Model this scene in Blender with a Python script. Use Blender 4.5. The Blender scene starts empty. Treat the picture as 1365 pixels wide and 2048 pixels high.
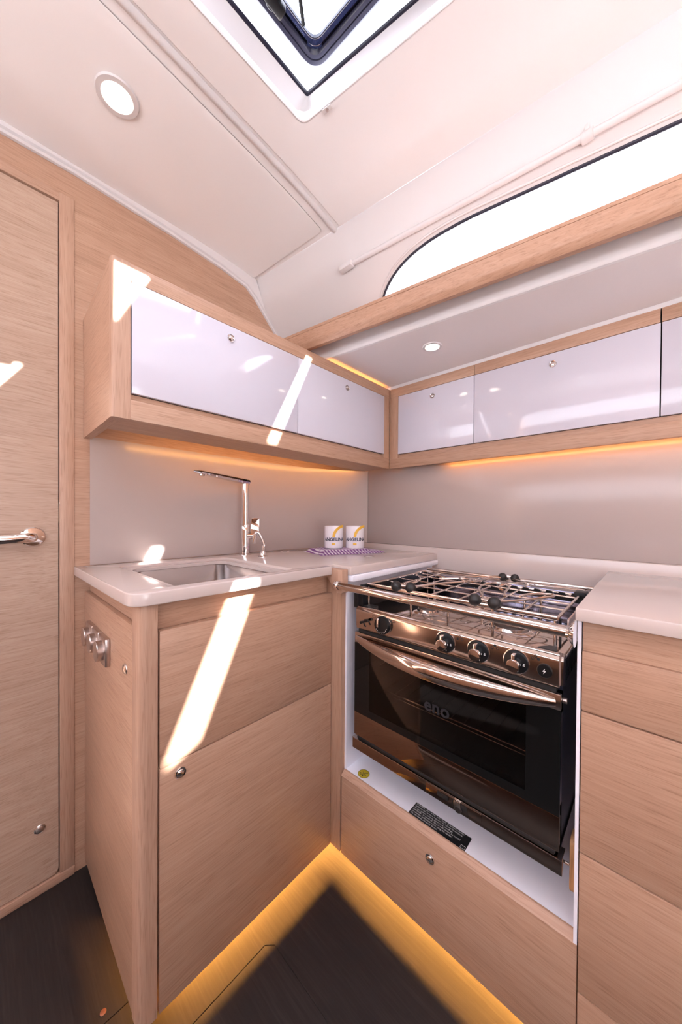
import bpy, bmesh, math, random
from mathutils import Vector, Matrix
random.seed(4)
scene = bpy.context.scene
COL = scene.collection
PI = math.pi

# ------------------------------------------------------------------ camera, sky, sun, exposure
CAM_H = 1.12
cam_d = bpy.data.cameras.new('camera')
cam_d.sensor_fit = 'VERTICAL'
cam_d.sensor_height = 36.0
cam_d.lens = 672.2 * 36.0 / 2048.0
cam_d.shift_y = (1040.9 - 1024.0) / 2048.0
cam_d.clip_start = 0.01
cam = bpy.data.objects.new('camera', cam_d)
COL.objects.link(cam)
R3 = Matrix(((0.6817109, 0.00234204, -0.73161791),
             (-0.73158484, 0.01221402, -0.68164099),
             (0.00733956, 0.99992266, 0.01003983)))
cam.matrix_world = Matrix.Translation((0, 0, CAM_H)) @ R3.to_4x4()
scene.camera = cam

scene.view_settings.view_transform = 'Standard'
scene.view_settings.look = 'None'
scene.view_settings.gamma = 1.0
scene.view_settings.use_curve_mapping = False
scene.view_settings.exposure = 0.55

world = bpy.data.worlds.new('sky')
scene.world = world
world.use_nodes = True
wn = world.node_tree
bg = wn.nodes['Background']
# hazy bright sky above, added brightness below the horizon to light the headliner
_tc = wn.nodes.new('ShaderNodeTexCoord'); _sx = wn.nodes.new('ShaderNodeSeparateXYZ')
_mr = wn.nodes.new('ShaderNodeMapRange')
_mr.inputs['From Min'].default_value = -1.0; _mr.inputs['From Max'].default_value = 1.0
_cr = wn.nodes.new('ShaderNodeValToRGB')
_e = _cr.color_ramp.elements
_e[0].position = 0.45; _e[0].color = (1.45, 1.47, 1.58, 1)
_e[1].position = 0.56; _e[1].color = (0.92, 0.95, 1.08, 1)
_k = _e.new(0.85); _k.color = (2.0, 2.06, 2.35, 1)
wn.links.new(_tc.outputs['Generated'], _sx.inputs[0]); wn.links.new(_sx.outputs['Z'], _mr.inputs['Value'])
wn.links.new(_mr.outputs[0], _cr.inputs['Fac']); wn.links.new(_cr.outputs['Color'], bg.inputs['Color'])
bg.inputs['Strength'].default_value = 3.2

SUN_DIR = Vector((0.30, 1.0, -0.62)).normalized()
sun_d = bpy.data.lights.new('sun', 'SUN')
sun_d.energy = 46.0
sun_d.angle = math.radians(0.6)
sun_d.color = (1.0, 0.97, 0.96)
sun = bpy.data.objects.new('sun', sun_d)
COL.objects.link(sun)
sun.rotation_euler = SUN_DIR.to_track_quat('-Z', 'Y').to_euler()
sun.location = (-1, -3, 4)

# ------------------------------------------------------------------ materials
def new_mat(name):
    m = bpy.data.materials.new(name)
    m.use_nodes = True
    return m, m.node_tree, m.node_tree.nodes['Principled BSDF']

def plain(name, col, rough=0.5, metal=0.0, coat=0.0, spec=0.5):
    m, nt, b = new_mat(name)
    b.inputs['Base Color'].default_value = (*col, 1)
    b.inputs['Roughness'].default_value = rough
    b.inputs['Metallic'].default_value = metal
    b.inputs['Coat Weight'].default_value = coat
    b.inputs['Coat Roughness'].default_value = 0.03
    b.inputs['Specular IOR Level'].default_value = spec
    return m

def speckle(name, col, col2, rough, scale=300, bump=0.0):
    """even surface with a very fine mottling"""
    m, nt, b = new_mat(name)
    tc = nt.nodes.new('ShaderNodeTexCoord')
    n = nt.nodes.new('ShaderNodeTexNoise')
    n.inputs['Scale'].default_value = scale
    n.inputs['Detail'].default_value = 3
    mx = nt.nodes.new('ShaderNodeMix'); mx.data_type = 'RGBA'
    mx.inputs['A'].default_value = (*col, 1); mx.inputs['B'].default_value = (*col2, 1)
    nt.links.new(tc.outputs['Object'], n.inputs['Vector'])
    nt.links.new(n.outputs['Fac'], mx.inputs['Factor'])
    nt.links.new(mx.outputs['Result'], b.inputs['Base Color'])
    b.inputs['Roughness'].default_value = rough
    if bump:
        bp = nt.nodes.new('ShaderNodeBump')
        bp.inputs['Strength'].default_value = bump
        bp.inputs['Distance'].default_value = 0.001
        nt.links.new(n.outputs['Fac'], bp.inputs['Height'])
        nt.links.new(bp.outputs['Normal'], b.inputs['Normal'])
    return m

def wood(name, axis, c_dark, c_mid, c_light, rough=0.42, fine=260.0, bump=0.25, wavy=0.0):
    """straight grained oak veneer, grain along the given axis"""
    m, nt, b = new_mat(name)
    N, L = nt.nodes, nt.links
    tc = N.new('ShaderNodeTexCoord')
    oi = N.new('ShaderNodeObjectInfo')
    mul = N.new('ShaderNodeMath'); mul.operation = 'MULTIPLY'; mul.inputs[1].default_value = 37.0
    L.new(oi.outputs['Random'], mul.inputs[0])
    add = N.new('ShaderNodeVectorMath'); add.operation = 'ADD'
    L.new(tc.outputs['Object'], add.inputs[0]); L.new(mul.outputs[0], add.inputs[1])
    warp = N.new('ShaderNodeTexNoise'); warp.inputs['Scale'].default_value = 2.2; warp.inputs['Detail'].default_value = 2
    L.new(add.outputs[0], warp.inputs['Vector'])
    ws = N.new('ShaderNodeVectorMath'); ws.operation = 'SCALE'; ws.inputs['Scale'].default_value = 0.02 + wavy
    L.new(warp.outputs['Color'], ws.inputs[0])
    add2 = N.new('ShaderNodeVectorMath'); add2.operation = 'ADD'
    L.new(add.outputs[0], add2.inputs[0]); L.new(ws.outputs[0], add2.inputs[1])
    def streak(across, along, detail, rough_):
        mp = N.new('ShaderNodeMapping')
        s = [across, across, across]; s['xyz'.index(axis)] = along
        mp.inputs['Scale'].default_value = s
        L.new(add2.outputs[0], mp.inputs['Vector'])
        n = N.new('ShaderNodeTexNoise'); n.inputs['Scale'].default_value = 1.0
        n.inputs['Detail'].default_value = detail; n.inputs['Roughness'].default_value = rough_
        L.new(mp.outputs[0], n.inputs['Vector'])
        return n
    broad = streak(24, 0.7, 3, 0.55)
    thin = streak(fine, 6.0, 3, 0.6)
    pore = streak(fine * 1.9, 16.0, 1, 0.5)
    r1 = N.new('ShaderNodeValToRGB')
    e = r1.color_ramp.elements
    e[0].position = 0.22; e[0].color = (*c_dark, 1)
    e[1].position = 0.78; e[1].color = (*c_light, 1)
    k = e.new(0.5); k.color = (*c_mid, 1)
    mixf = N.new('ShaderNodeMix'); mixf.data_type = 'FLOAT'; mixf.inputs['Factor'].default_value = 0.66
    L.new(broad.outputs['Fac'], mixf.inputs['A']); L.new(thin.outputs['Fac'], mixf.inputs['B'])
    L.new(mixf.outputs['Result'], r1.inputs['Fac'])
    r2 = N.new('ShaderNodeValToRGB')
    e = r2.color_ramp.elements
    e[0].position = 0.30; e[0].color = (0.70, 0.62, 0.57, 1)
    e[1].position = 0.44; e[1].color = (1, 1, 1, 1)
    L.new(pore.outputs['Fac'], r2.inputs['Fac'])
    mm = N.new('ShaderNodeMix'); mm.data_type = 'RGBA'; mm.blend_type = 'MULTIPLY'; mm.inputs['Factor'].default_value = 0.62
    L.new(r1.outputs['Color'], mm.inputs['A']); L.new(r2.outputs['Color'], mm.inputs['B'])
    L.new(mm.outputs['Result'], b.inputs['Base Color'])
    b.inputs['Roughness'].default_value = rough
    bp = N.new('ShaderNodeBump'); bp.inputs['Strength'].default_value = bump; bp.inputs['Distance'].default_value = 0.0006
    L.new(thin.outputs['Fac'], bp.inputs['Height']); L.new(bp.outputs['Normal'], b.inputs['Normal'])
    return m

OAK = ((0.3585, 0.2038, 0.1336), (0.4689, 0.2854, 0.1938), (0.5437, 0.3557, 0.254))
OAK_DOOR = ((0.3707, 0.2435, 0.1723), (0.4672, 0.3221, 0.2405), (0.5405, 0.4045, 0.316))
W = {a: wood('oak_grain_' + a, a, *OAK) for a in 'xyz'}
W_DOOR = wood('oak_door_grain', 'x', *OAK_DOOR, wavy=0.03)
W_SOLID = {a: wood('solid_oak_' + a, a, (0.40, 0.235, 0.165), (0.49, 0.305, 0.215), (0.56, 0.37, 0.27), fine=230) for a in 'xyz'}
W_RAIL = wood('solid_oak_rail', 'y', (0.36, 0.195, 0.125), (0.46, 0.27, 0.18), (0.53, 0.335, 0.24), fine=200)
FLOOR_M = wood('dark_stained_oak_sole', 'y', (0.008, 0.0062, 0.0065), (0.0145, 0.0118, 0.0122), (0.032, 0.026, 0.025), rough=0.42, fine=180, bump=0.3)
FLOOR_GAP = plain('sole_joint', (0.01, 0.006, 0.005), 0.7)
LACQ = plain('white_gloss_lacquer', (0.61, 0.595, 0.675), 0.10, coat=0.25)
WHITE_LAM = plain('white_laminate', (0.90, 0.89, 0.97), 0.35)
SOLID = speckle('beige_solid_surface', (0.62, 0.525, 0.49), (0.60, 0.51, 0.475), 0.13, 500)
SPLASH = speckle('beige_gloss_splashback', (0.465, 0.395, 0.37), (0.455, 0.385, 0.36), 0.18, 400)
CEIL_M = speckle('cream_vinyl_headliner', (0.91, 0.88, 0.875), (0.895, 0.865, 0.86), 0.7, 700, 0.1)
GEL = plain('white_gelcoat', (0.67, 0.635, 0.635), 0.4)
DECKHEAD = speckle('warm_grey_deckhead', (0.82, 0.76, 0.75), (0.81, 0.75, 0.74), 0.5, 500)
STEEL = plain('polished_stainless', (0.66, 0.585, 0.54), 0.07, 1.0)
STEEL_WARM = plain('panel_stainless', (0.60, 0.50, 0.44), 0.13, 1.0)
WIRE = plain('stainless_wire', (0.78, 0.70, 0.65), 0.14, 1.0)
CHROME = plain('chrome', (0.80, 0.76, 0.75), 0.04, 1.0)
NICKEL = plain('satin_nickel', (0.60, 0.52, 0.49), 0.30, 1.0)
BLACK = plain('black_plastic', (0.008, 0.008, 0.009), 0.35, spec=0.25)
BURNER = plain('dark_burner_cap', (0.10, 0.085, 0.08), 0.4, 0.7)
RUBBER = plain('black_rubber_knob', (0.018, 0.016, 0.016), 0.45)
NAVY = plain('navy_black_gasket', (0.018, 0.018, 0.035), 0.3)
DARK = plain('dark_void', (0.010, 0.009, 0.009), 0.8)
CAVITY = plain('enamel_oven_cavity', (0.010, 0.009, 0.008), 0.5)
MIRROR_BAND = plain('tinted_mirror_glass', (0.30, 0.225, 0.185), 0.05, 1.0)
GREY_INK = plain('grey_print', (0.028, 0.028, 0.033), 0.4, spec=0.2)
WHITE_INK = plain('white_print', (0.75, 0.75, 0.75), 0.5)
BLACK_INK = plain('black_print', (0.01, 0.01, 0.012), 0.5)
NAVY_INK = plain('navy_print', (0.012, 0.016, 0.05), 0.4)
YELLOW_INK = plain('yellow_print', (0.72, 0.40, 0.03), 0.4)
GOLD = plain('yellow_sticker', (0.55, 0.42, 0.02), 0.35)
CERAMIC = plain('white_ceramic', (0.80, 0.76, 0.79), 0.12)
COPPER = plain('copper_screw', (0.75, 0.36, 0.24), 0.3, 1.0)
ORANGE_WOOD = wood('varnished_block', 'z', (0.50, 0.25, 0.10), (0.58, 0.31, 0.14), (0.64, 0.36, 0.18), fine=230)

def brushed(name, col, axis):
    m, nt, b = new_mat(name)
    tc = nt.nodes.new('ShaderNodeTexCoord')
    mp = nt.nodes.new('ShaderNodeMapping')
    s = [400, 400, 400]; s['xyz'.index(axis)] = 6
    mp.inputs['Scale'].default_value = s
    n = nt.nodes.new('ShaderNodeTexNoise'); n.inputs['Scale'].default_value = 1
    nt.links.new(tc.outputs['Object'], mp.inputs[0]); nt.links.new(mp.outputs[0], n.inputs['Vector'])
    mr = nt.nodes.new('ShaderNodeMapRange')
    mr.inputs['To Min'].default_value = 0.22; mr.inputs['To Max'].default_value = 0.28
    nt.links.new(n.outputs['Fac'], mr.inputs['Value']); nt.links.new(mr.outputs[0], b.inputs['Roughness'])
    b.inputs['Base Color'].default_value = (*col, 1); b.inputs['Metallic'].default_value = 1
    return m
SINK_M = brushed('brushed_stainless', (0.44, 0.395, 0.385), 'x')

def emit(name, col, s):
    m, nt, b = new_mat(name)
    b.inputs['Base Color'].default_value = (0, 0, 0, 1)
    b.inputs['Emission Color'].default_value = (*col, 1)
    b.inputs['Emission Strength'].default_value = s
    return m
LED_UP = emit('warm_led', (1.0, 0.44, 0.10), 16.0)
LED_UP_B = emit('warm_led_galley', (1.0, 0.36, 0.05), 13.0)
LED_TOP = emit('warm_led_top', (1.0, 0.40, 0.08), 14.0)
LED_TOE = emit('amber_led', (1.0, 0.43, 0.085), 520.0)
LAMP = emit('downlight_lens', (1.0, 0.86, 0.70), 9.0)

def pane_mat(name, tint, refl=0.06):
    m = bpy.data.materials.new(name); m.use_nodes = True
    nt = m.node_tree; nt.nodes.clear()
    o = nt.nodes.new('ShaderNodeOutputMaterial')
    t = nt.nodes.new('ShaderNodeBsdfTransparent'); t.inputs['Color'].default_value = (*tint, 1)
    g = nt.nodes.new('ShaderNodeBsdfGlossy'); g.inputs['Roughness'].default_value = 0.02
    fr = nt.nodes.new('ShaderNodeFresnel'); fr.inputs['IOR'].default_value = 1.45
    mx = nt.nodes.new('ShaderNodeMixShader')
    nt.links.new(fr.outputs[0], mx.inputs[0]); nt.links.new(t.outputs[0], mx.inputs[1]); nt.links.new(g.outputs[0], mx.inputs[2])
    nt.links.new(mx.outputs[0], o.inputs[0])
    return m
PANE = pane_mat('clear_acrylic', (0.93, 0.94, 0.97))
LID_EDGE = pane_mat('blue_edge_acrylic', (0.07, 0.075, 0.115))
OVEN_GLASS = pane_mat('dark_oven_glass', (0.62, 0.60, 0.58))
BLACK_GLASS = plain('black_glass', (0.006, 0.006, 0.006), 0.04, spec=0.35)

def towel_mat():
    m, nt, b = new_mat('purple_check_cotton')
    N, L = nt.nodes, nt.links
    uv = N.new('ShaderNodeUVMap'); uv.uv_map = 'weave'
    sp = N.new('ShaderNodeSeparateXYZ'); L.new(uv.outputs[0], sp.inputs[0])
    def stripe(sock, per, duty):
        a = N.new('ShaderNodeMath'); a.operation = 'DIVIDE'; a.inputs[1].default_value = per
        f = N.new('ShaderNodeMath'); f.operation = 'FRACT'
        c = N.new('ShaderNodeMath'); c.operation = 'LESS_THAN'; c.inputs[1].default_value = duty
        L.new(sock, a.inputs[0]); L.new(a.outputs[0], f.inputs[0]); L.new(f.outputs[0], c.inputs[0])
        return c.outputs[0]
    s1 = stripe(sp.outputs[0], 0.016, 0.5)
    s2 = stripe(sp.outputs[1], 0.05, 0.22)
    mx = N.new('ShaderNodeMath'); mx.operation = 'MAXIMUM'
    L.new(s1, mx.inputs[0])
    s3 = N.new('ShaderNodeMath'); s3.operation = 'MULTIPLY'; s3.inputs[1].default_value = 0.5
    L.new(s2, s3.inputs[0]); L.new(s3.outputs[0], mx.inputs[1])
    mixc = N.new('ShaderNodeMix'); mixc.data_type = 'RGBA'
    mixc.inputs['A'].default_value = (0.74, 0.66, 0.72, 1); mixc.inputs['B'].default_value = (0.20, 0.07, 0.24, 1)
    L.new(mx.outputs[0], mixc.inputs['Factor']); L.new(mixc.outputs['Result'], b.inputs['Base Color'])
    b.inputs['Roughness'].default_value = 0.9
    return m
TOWEL = towel_mat()

# ------------------------------------------------------------------ mesh helpers (all in metres, room coordinates)
class MB:
    def __init__(self): self.bm = bmesh.new()
    def box(self, x0, x1, y0, y1, z0, z1, b=0.0, seg=2):
        t = bmesh.new()
        x0, x1 = sorted((x0, x1)); y0, y1 = sorted((y0, y1)); z0, z1 = sorted((z0, z1))
        bmesh.ops.create_cube(t, size=1)
        for v in t.verts:
            v.co = Vector(((x0 + x1) / 2 + v.co.x * (x1 - x0), (y0 + y1) / 2 + v.co.y * (y1 - y0), (z0 + z1) / 2 + v.co.z * (z1 - z0)))
        if b: bmesh.ops.bevel(t, geom=t.edges[:], offset=b, segments=seg, profile=0.5, affect='EDGES')
        return self._join(t)
    def _join(self, t, M=None):
        if M is not None: bmesh.ops.transform(t, matrix=M, verts=t.verts[:])
        me = bpy.data.meshes.new('tmp'); t.to_mesh(me); t.free()
        self.bm.from_mesh(me); bpy.data.meshes.remove(me)
        return self
    def prism(self, pts, axis, a0, a1, b=0.0, seg=3, which=None):
        """polygon pts in the two other axes (order kept xyz), extruded along axis"""
        t = bmesh.new()
        def mk(p, a):
            if axis == 'x': return (a, p[0], p[1])
            if axis == 'y': return (p[0], a, p[1])
            return (p[0], p[1], a)
        A = [t.verts.new(mk(p, a0)) for p in pts]; B = [t.verts.new(mk(p, a1)) for p in pts]
        t.faces.new(A); t.faces.new(B[::-1])
        n = len(pts)
        for i in range(n): t.faces.new((A[i], B[i], B[(i + 1) % n], A[(i + 1) % n]))
        bmesh.ops.recalc_face_normals(t, faces=t.faces[:])
        if b: bmesh.ops.bevel(t, geom=t.edges[:], offset=b, segments=seg, profile=0.5, affect='EDGES')
        return self._join(t)
    def loft(self, loops, cap0=False, cap1=False):
        t = bmesh.new()
        rows = [[t.verts.new(p) for p in lp] for lp in loops]
        n = len(rows[0])
        for a, b in zip(rows, rows[1:]):
            for i in range(n): t.faces.new((a[i], a[(i + 1) % n], b[(i + 1) % n], b[i]))
        if cap0: t.faces.new(rows[0][::-1])
        if cap1: t.faces.new(rows[-1])
        bmesh.ops.recalc_face_normals(t, faces=t.faces[:])
        return self._join(t)
    def grid(self, rows):
        t = bmesh.new()
        R = [[t.verts.new(p) for p in r] for r in rows]
        for a, b in zip(R, R[1:]):
            for i in range(len(a) - 1):
                try: t.faces.new((a[i], a[i + 1], b[i + 1], b[i]))
                except ValueError: pass
        return self._join(t)
    def lathe(self, prof, c, axis=(0, 0, 1), n=32):
        """profile [(radius, height)] turned round an axis through c"""
        ax = Vector(axis).normalized()
        M = Matrix.Translation(c) @ ax.to_track_quat('Z', 'Y').to_matrix().to_4x4()
        loops = []
        for r, h in prof:
            loops.append([M @ Vector((max(r, 1e-5) * math.cos(2 * PI * i / n), max(r, 1e-5) * math.sin(2 * PI * i / n), h)) for i in range(n)])
        return self.loft(loops, True, True)
    def cyl(self, c0, c1, r, n=24, r1=None):
        c0, c1 = Vector(c0), Vector(c1); d = c1 - c0
        r1 = r if r1 is None else r1
        e = min(r, r1, d.length) * 0.12
        return self.lathe([(r - e, 0), (r, e), (r1, d.length - e), (r1 - e, d.length)], c0, d, n)
    def tube(self, path, r, n=12, closed=False, smooth=0, flat=None):
        P = [Vector(p) for p in path]
        for _ in range(smooth):
            Q = []
            m = len(P)
            rng = range(m) if closed else range(m - 1)
            if not closed: Q.append(P[0])
            for i in rng:
                a, b = P[i], P[(i + 1) % m]
                Q += [a.lerp(b, 0.25), a.lerp(b, 0.75)]
            if not closed: Q.append(P[-1])
            P = Q
        m = len(P)
        loops = []; up = None
        for i in range(m):
            if closed: d = P[(i + 1) % m] - P[i - 1]
            else: d = P[min(i + 1, m - 1)] - P[max(i - 1, 0)]
            d.normalize()
            if up is None:
                up = Vector((0, 0, 1)) if abs(d.z) < 0.9 else Vector((1, 0, 0))
            s = d.cross(up).normalized(); up = s.cross(d).normalized()
            rr = r(i / (m - 1)) if callable(r) else r
            ra, rb = (rr if isinstance(rr, tuple) else (rr, rr))
            loops.append([P[i] + s * ra * math.cos(2 * PI * k / n) + up * rb * math.sin(2 * PI * k / n) for k in range(n)])
        if closed: loops.append(loops[0]); return self.loft(loops)
        return self.loft(loops, True, True)
    def sphere(self, c, r, sz=1.0, n=20):
        prof = [(r * math.sin(PI * i / 12), -r * sz * math.cos(PI * i / 12)) for i in range(13)]
        return self.lathe(prof, c, (0, 0, 1), n)
    def build(self, name, mat, parent=None, smooth=True, uv=None, kind=None, label=None):
        bm = self.bm
        bmesh.ops.remove_doubles(bm, verts=bm.verts[:], dist=1e-6)
        xs = [v.co.x for v in bm.verts]; ys = [v.co.y for v in bm.verts]; zs = [v.co.z for v in bm.verts]
        o0 = Vector(((min(xs) + max(xs)) / 2, (min(ys) + max(ys)) / 2, min(zs)))
        if uv:
            lay = bm.loops.layers.uv.new('weave')
            for f in bm.faces:
                for l in f.loops: l[lay].uv = uv(l.vert.co)
        for v in bm.verts: v.co -= o0
        me = bpy.data.meshes.new(name)
        bm.to_mesh(me); bm.free()
        me.materials.append(mat)
        o = bpy.data.objects.new(name, me)
        COL.objects.link(o)
        wl = Vector((0, 0, 0)) + o0
        if parent is not None:
            o.parent = parent
            p = parent; off = Vector((0, 0, 0))
            while p is not None: off += p.location; p = p.parent
            o.location = wl - off
        else: o.location = wl
        if smooth:
            for p in me.polygons: p.use_smooth = True
            me.set_sharp_from_angle(angle=math.radians(34))
        if kind: o['kind'] = kind
        if label: o['label'] = label
        return o

def thing(name, label, cat, loc=(0, 0, 0), group=None):
    o = bpy.data.objects.new(name, None)
    o.empty_display_size = 0.05
    COL.objects.link(o); o.location = loc
    o['label'] = label; o['category'] = cat
    if group: o['group'] = group
    return o
def tag(o, label, cat, group=None):
    o['label'] = label; o['category'] = cat
    if group: o['group'] = group
    return o
def struct(name, mb, mat, **k): return mb.build(name, mat, None, kind='structure', **k)

def rrect(x0, x1, y0, y1, r, z, n=6):
    pts = []
    for cx, cy, a0 in ((x1 - r, y1 - r, 0), (x0 + r, y1 - r, PI / 2), (x0 + r, y0 + r, PI), (x1 - r, y0 + r, 1.5 * PI)):
        for i in range(n + 1):
            a = a0 + PI / 2 * i / n
            pts.append((cx + r * math.cos(a), cy + r * math.sin(a), z))
    return pts
def round_poly(pts, rad, n=6):
    """polygon (2d) with rounded corners; rad a number or a list"""
    out = []; m = len(pts)
    for i in range(m):
        p = Vector(pts[i]); a = Vector(pts[i - 1]); b = Vector(pts[(i + 1) % m])
        r = rad[i] if isinstance(rad, (list, tuple)) else rad
        if r <= 0: out.append((p.x, p.y)); continue
        d1 = (a - p).normalized(); d2 = (b - p).normalized()
        ang = d1.angle(d2); t = min(r / math.tan(ang / 2), (a - p).length * .49, (b - p).length * .49)
        s, e = p + d1 * t, p + d2 * t
        for k in range(n + 1):
            u = k / n
            q = s * (1 - u) ** 2 + p * 2 * u * (1 - u) + e * u ** 2
            out.append((q.x, q.y))
    return out
def flat_with_holes(outer, holes, z0, z1, bevel=0.0):
    """slab between z0 and z1 with an outline and holes, returned as MB"""
    cu = bpy.data.curves.new('tmp', 'CURVE'); cu.dimensions = '2D'; cu.fill_mode = 'BOTH'
    for poly in [outer] + list(holes):
        s = cu.splines.new('POLY'); s.points.add(len(poly) - 1)
        for p, q in zip(s.points, poly): p.co = (q[0], q[1], 0, 1)
        s.use_cyclic_u = True
    h = (z1 - z0) / 2
    cu.extrude = h - bevel; cu.bevel_depth = bevel; cu.bevel_resolution = 2
    if bevel: cu.offset = -bevel
    o = bpy.data.objects.new('tmp', cu); COL.objects.link(o)
    me = bpy.data.meshes.new_from_object(o.evaluated_get(bpy.context.evaluated_depsgraph_get()))
    mb = MB(); mb.bm.from_mesh(me)
    bpy.data.objects.remove(o); bpy.data.curves.remove(cu); bpy.data.meshes.remove(me)
    for v in mb.bm.verts: v.co.z += (z0 + z1) / 2
    bmesh.ops.remove_doubles(mb.bm, verts=mb.bm.verts[:], dist=1e-5)
    return mb
def text_mb(body, size, depth, mapf, spacing=1.0, bold=0.0, align='CENTER', subdiv=0):
    """lettering; mapf(u, v, w) puts a point of the text (metres) in the room"""
    cu = bpy.data.curves.new('tmp', 'FONT'); cu.body = body; cu.size = size
    cu.align_x = align; cu.align_y = 'CENTER'; cu.space_character = spacing
    cu.extrude = depth; cu.offset = bold; cu.resolution_u = 3
    o = bpy.data.objects.new('tmp', cu); COL.objects.link(o)
    me = bpy.data.meshes.new_from_object(o.evaluated_get(bpy.context.evaluated_depsgraph_get()))
    mb = MB(); mb.bm.from_mesh(me)
    bpy.data.objects.remove(o); bpy.data.curves.remove(cu); bpy.data.meshes.remove(me)
    for v in mb.bm.verts: v.co = mapf(v.co.x, v.co.y, v.co.z)
    return mb
def planar(o, u, v):
    o, u, v = Vector(o), Vector(u).normalized(), Vector(v).normalized(); w = u.cross(v)
    return lambda a, b, c: o + u * a + v * b + w * c
def push_latch(parent, c, normal, r=0.0125):
    """round chrome push-button catch"""
    lt = MB().lathe([(r * .70, 0.0005), (r * .98, 0.0005), (r, 0.002), (r * .93, 0.0042), (r * .78, 0.0036), (r * .74, 0.001)], c, normal, 32).build('latch', CHROME, parent)
    MB().lathe([(r * .66, 0.0), (r * .66, 0.0045), (r * .5, 0.0068), (r * .2, 0.0078), (0.0, 0.008)], c, normal, 24).build('push_button', CHROME, lt)
    return lt

FZ = -0.037           # cabin sole
YW = 1.36             # forward bulkhead
CZ = 2.222            # headliner
def proj_roof(p, z=CZ + 0.01):
    p = Vector(p); t = (z - p.z) / -SUN_DIR.z
    q = p - SUN_DIR * t
    return (q.x, q.y)

# ------------------------------------------------------------------ setting: sole, bulkheads, headliner
mb = MB()
mb.prism([(-1.12, -2.1), (0.5391, -2.1), (0.5391, 0.735), (0.52, 0.7535), (-1.12, 0.7535)], 'z', FZ - 0.02, FZ)
mb.prism([(-1.12, 0.7555), (0.521, 0.7555), (0.5399, 0.736), (0.5399, -2.1), (1.5, -2.1), (1.5, 1.4), (0.245, 1.4), (0.245, 0.9005), (-1.12, 0.9005)], 'z', FZ - 0.02, FZ)
mb.prism([(-1.12, 0.9025), (0.243, 0.9025), (0.243, 1.4), (-1.12, 1.4)], 'z', FZ - 0.02, FZ)
struct('floor', mb, FLOOR_M)
struct('floor_underlay', MB().box(-1.12, 1.5, -2.1, 1.4, FZ - 0.05, FZ - 0.021), FLOOR_GAP)

# forward bulkhead with the door opening
mb = MB()
mb.prism([(0.205, FZ), (1.80, FZ), (1.80, 2.3), (0.205, 2.3)], 'y', YW, YW + 0.03)
mb.prism([(-1.12, 2.118), (0.205, 2.118), (0.205, 2.3), (-1.12, 2.3)], 'y', YW, YW + 0.03)
mb.prism([(-1.12, FZ), (-0.60, FZ), (-0.60, 2.118), (-1.12, 2.118)], 'y', YW, YW + 0.03)
struct('wall_back', mb, W['x'])
# door frame: jamb, head and sill
mb = MB().box(0.168, 0.2045, YW - 0.004, YW + 0.03, FZ + 0.028, 2.118, 0.0015)
struct('trim_1', mb, W_SOLID['z'])
struct('trim_2', MB().box(-0.6, 0.168, YW - 0.004, YW + 0.03, 2.091, 2.118, 0.0015), W_SOLID['x'])
struct('trim_3', MB().box(-0.6, 0.2045, YW - 0.006, YW + 0.03, FZ, FZ + 0.027, 0.0015), W_SOLID['x'])
struct('trim_4', MB().box(-0.6, 0.2045, YW + 0.0285, YW + 0.034, FZ, 2.12), DARK)
door = thing('door_1', 'oak cabin door with a chrome lever handle left of the sink cabinet', 'door', (-0.2, YW, FZ))
door['kind'] = 'structure'
mb = MB().prism(round_poly([(-0.58, FZ + 0.031), (0.1655, FZ + 0.031), (0.1655, 2.0865), (-0.58, 2.0865)], [0, .02, 0, 0]), 'y', YW + 0.001, YW + 0.028)
mb.build('door_panel', W_DOOR, door)
mb = MB().box(0.1672, 0.1695, YW + 0.0, YW + 0.012, 1.09, 1.16, 0.0004)
mb.cyl((0.1688, YW - 0.0, 1.095), (0.1688, YW - 0.0, 1.155), 0.0022, 10)
mb.build('strike_plate', CHROME, door)
h = MB().lathe([(0.029, 0), (0.029, 0.004), (0.026, 0.007), (0.012, 0.008)], (0.107, YW + 0.001, 1.054), (0, -1, 0), 40).build('handle_rose', CHROME, door)
MB().tube([(0.107, YW - 0.004, 1.054), (0.107, YW - 0.032, 1.054), (0.100, YW - 0.043, 1.054), (0.085, YW - 0.047, 1.053), (0.03, YW - 0.047, 1.050), (-0.04, YW - 0.046, 1.047)],
          lambda t: (0.0095 + 0.001 * t, 0.0125 + 0.003 * t), 16, smooth=2).build('lever', CHROME, h)
MB().cyl((0.130, YW - 0.007, 1.054), (0.130, YW - 0.009, 1.054), 0.003, 12).build('screw', CHROME, h)
k = MB().lathe([(0.0135, 0), (0.0135, 0.003), (0.0115, 0.0045), (0.0105, 0.0025)], (0.121, YW + 0.001, 0.162), (0, -1, 0), 32).build('flush_catch', CHROME, door)
MB().lathe([(0.010, 0), (0.010, 0.004), (0.008, 0.0055), (0.0, 0.006)], (0.121, YW, 0.162), (0, -1, 0), 24).build('catch_button', NICKEL, k)

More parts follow.
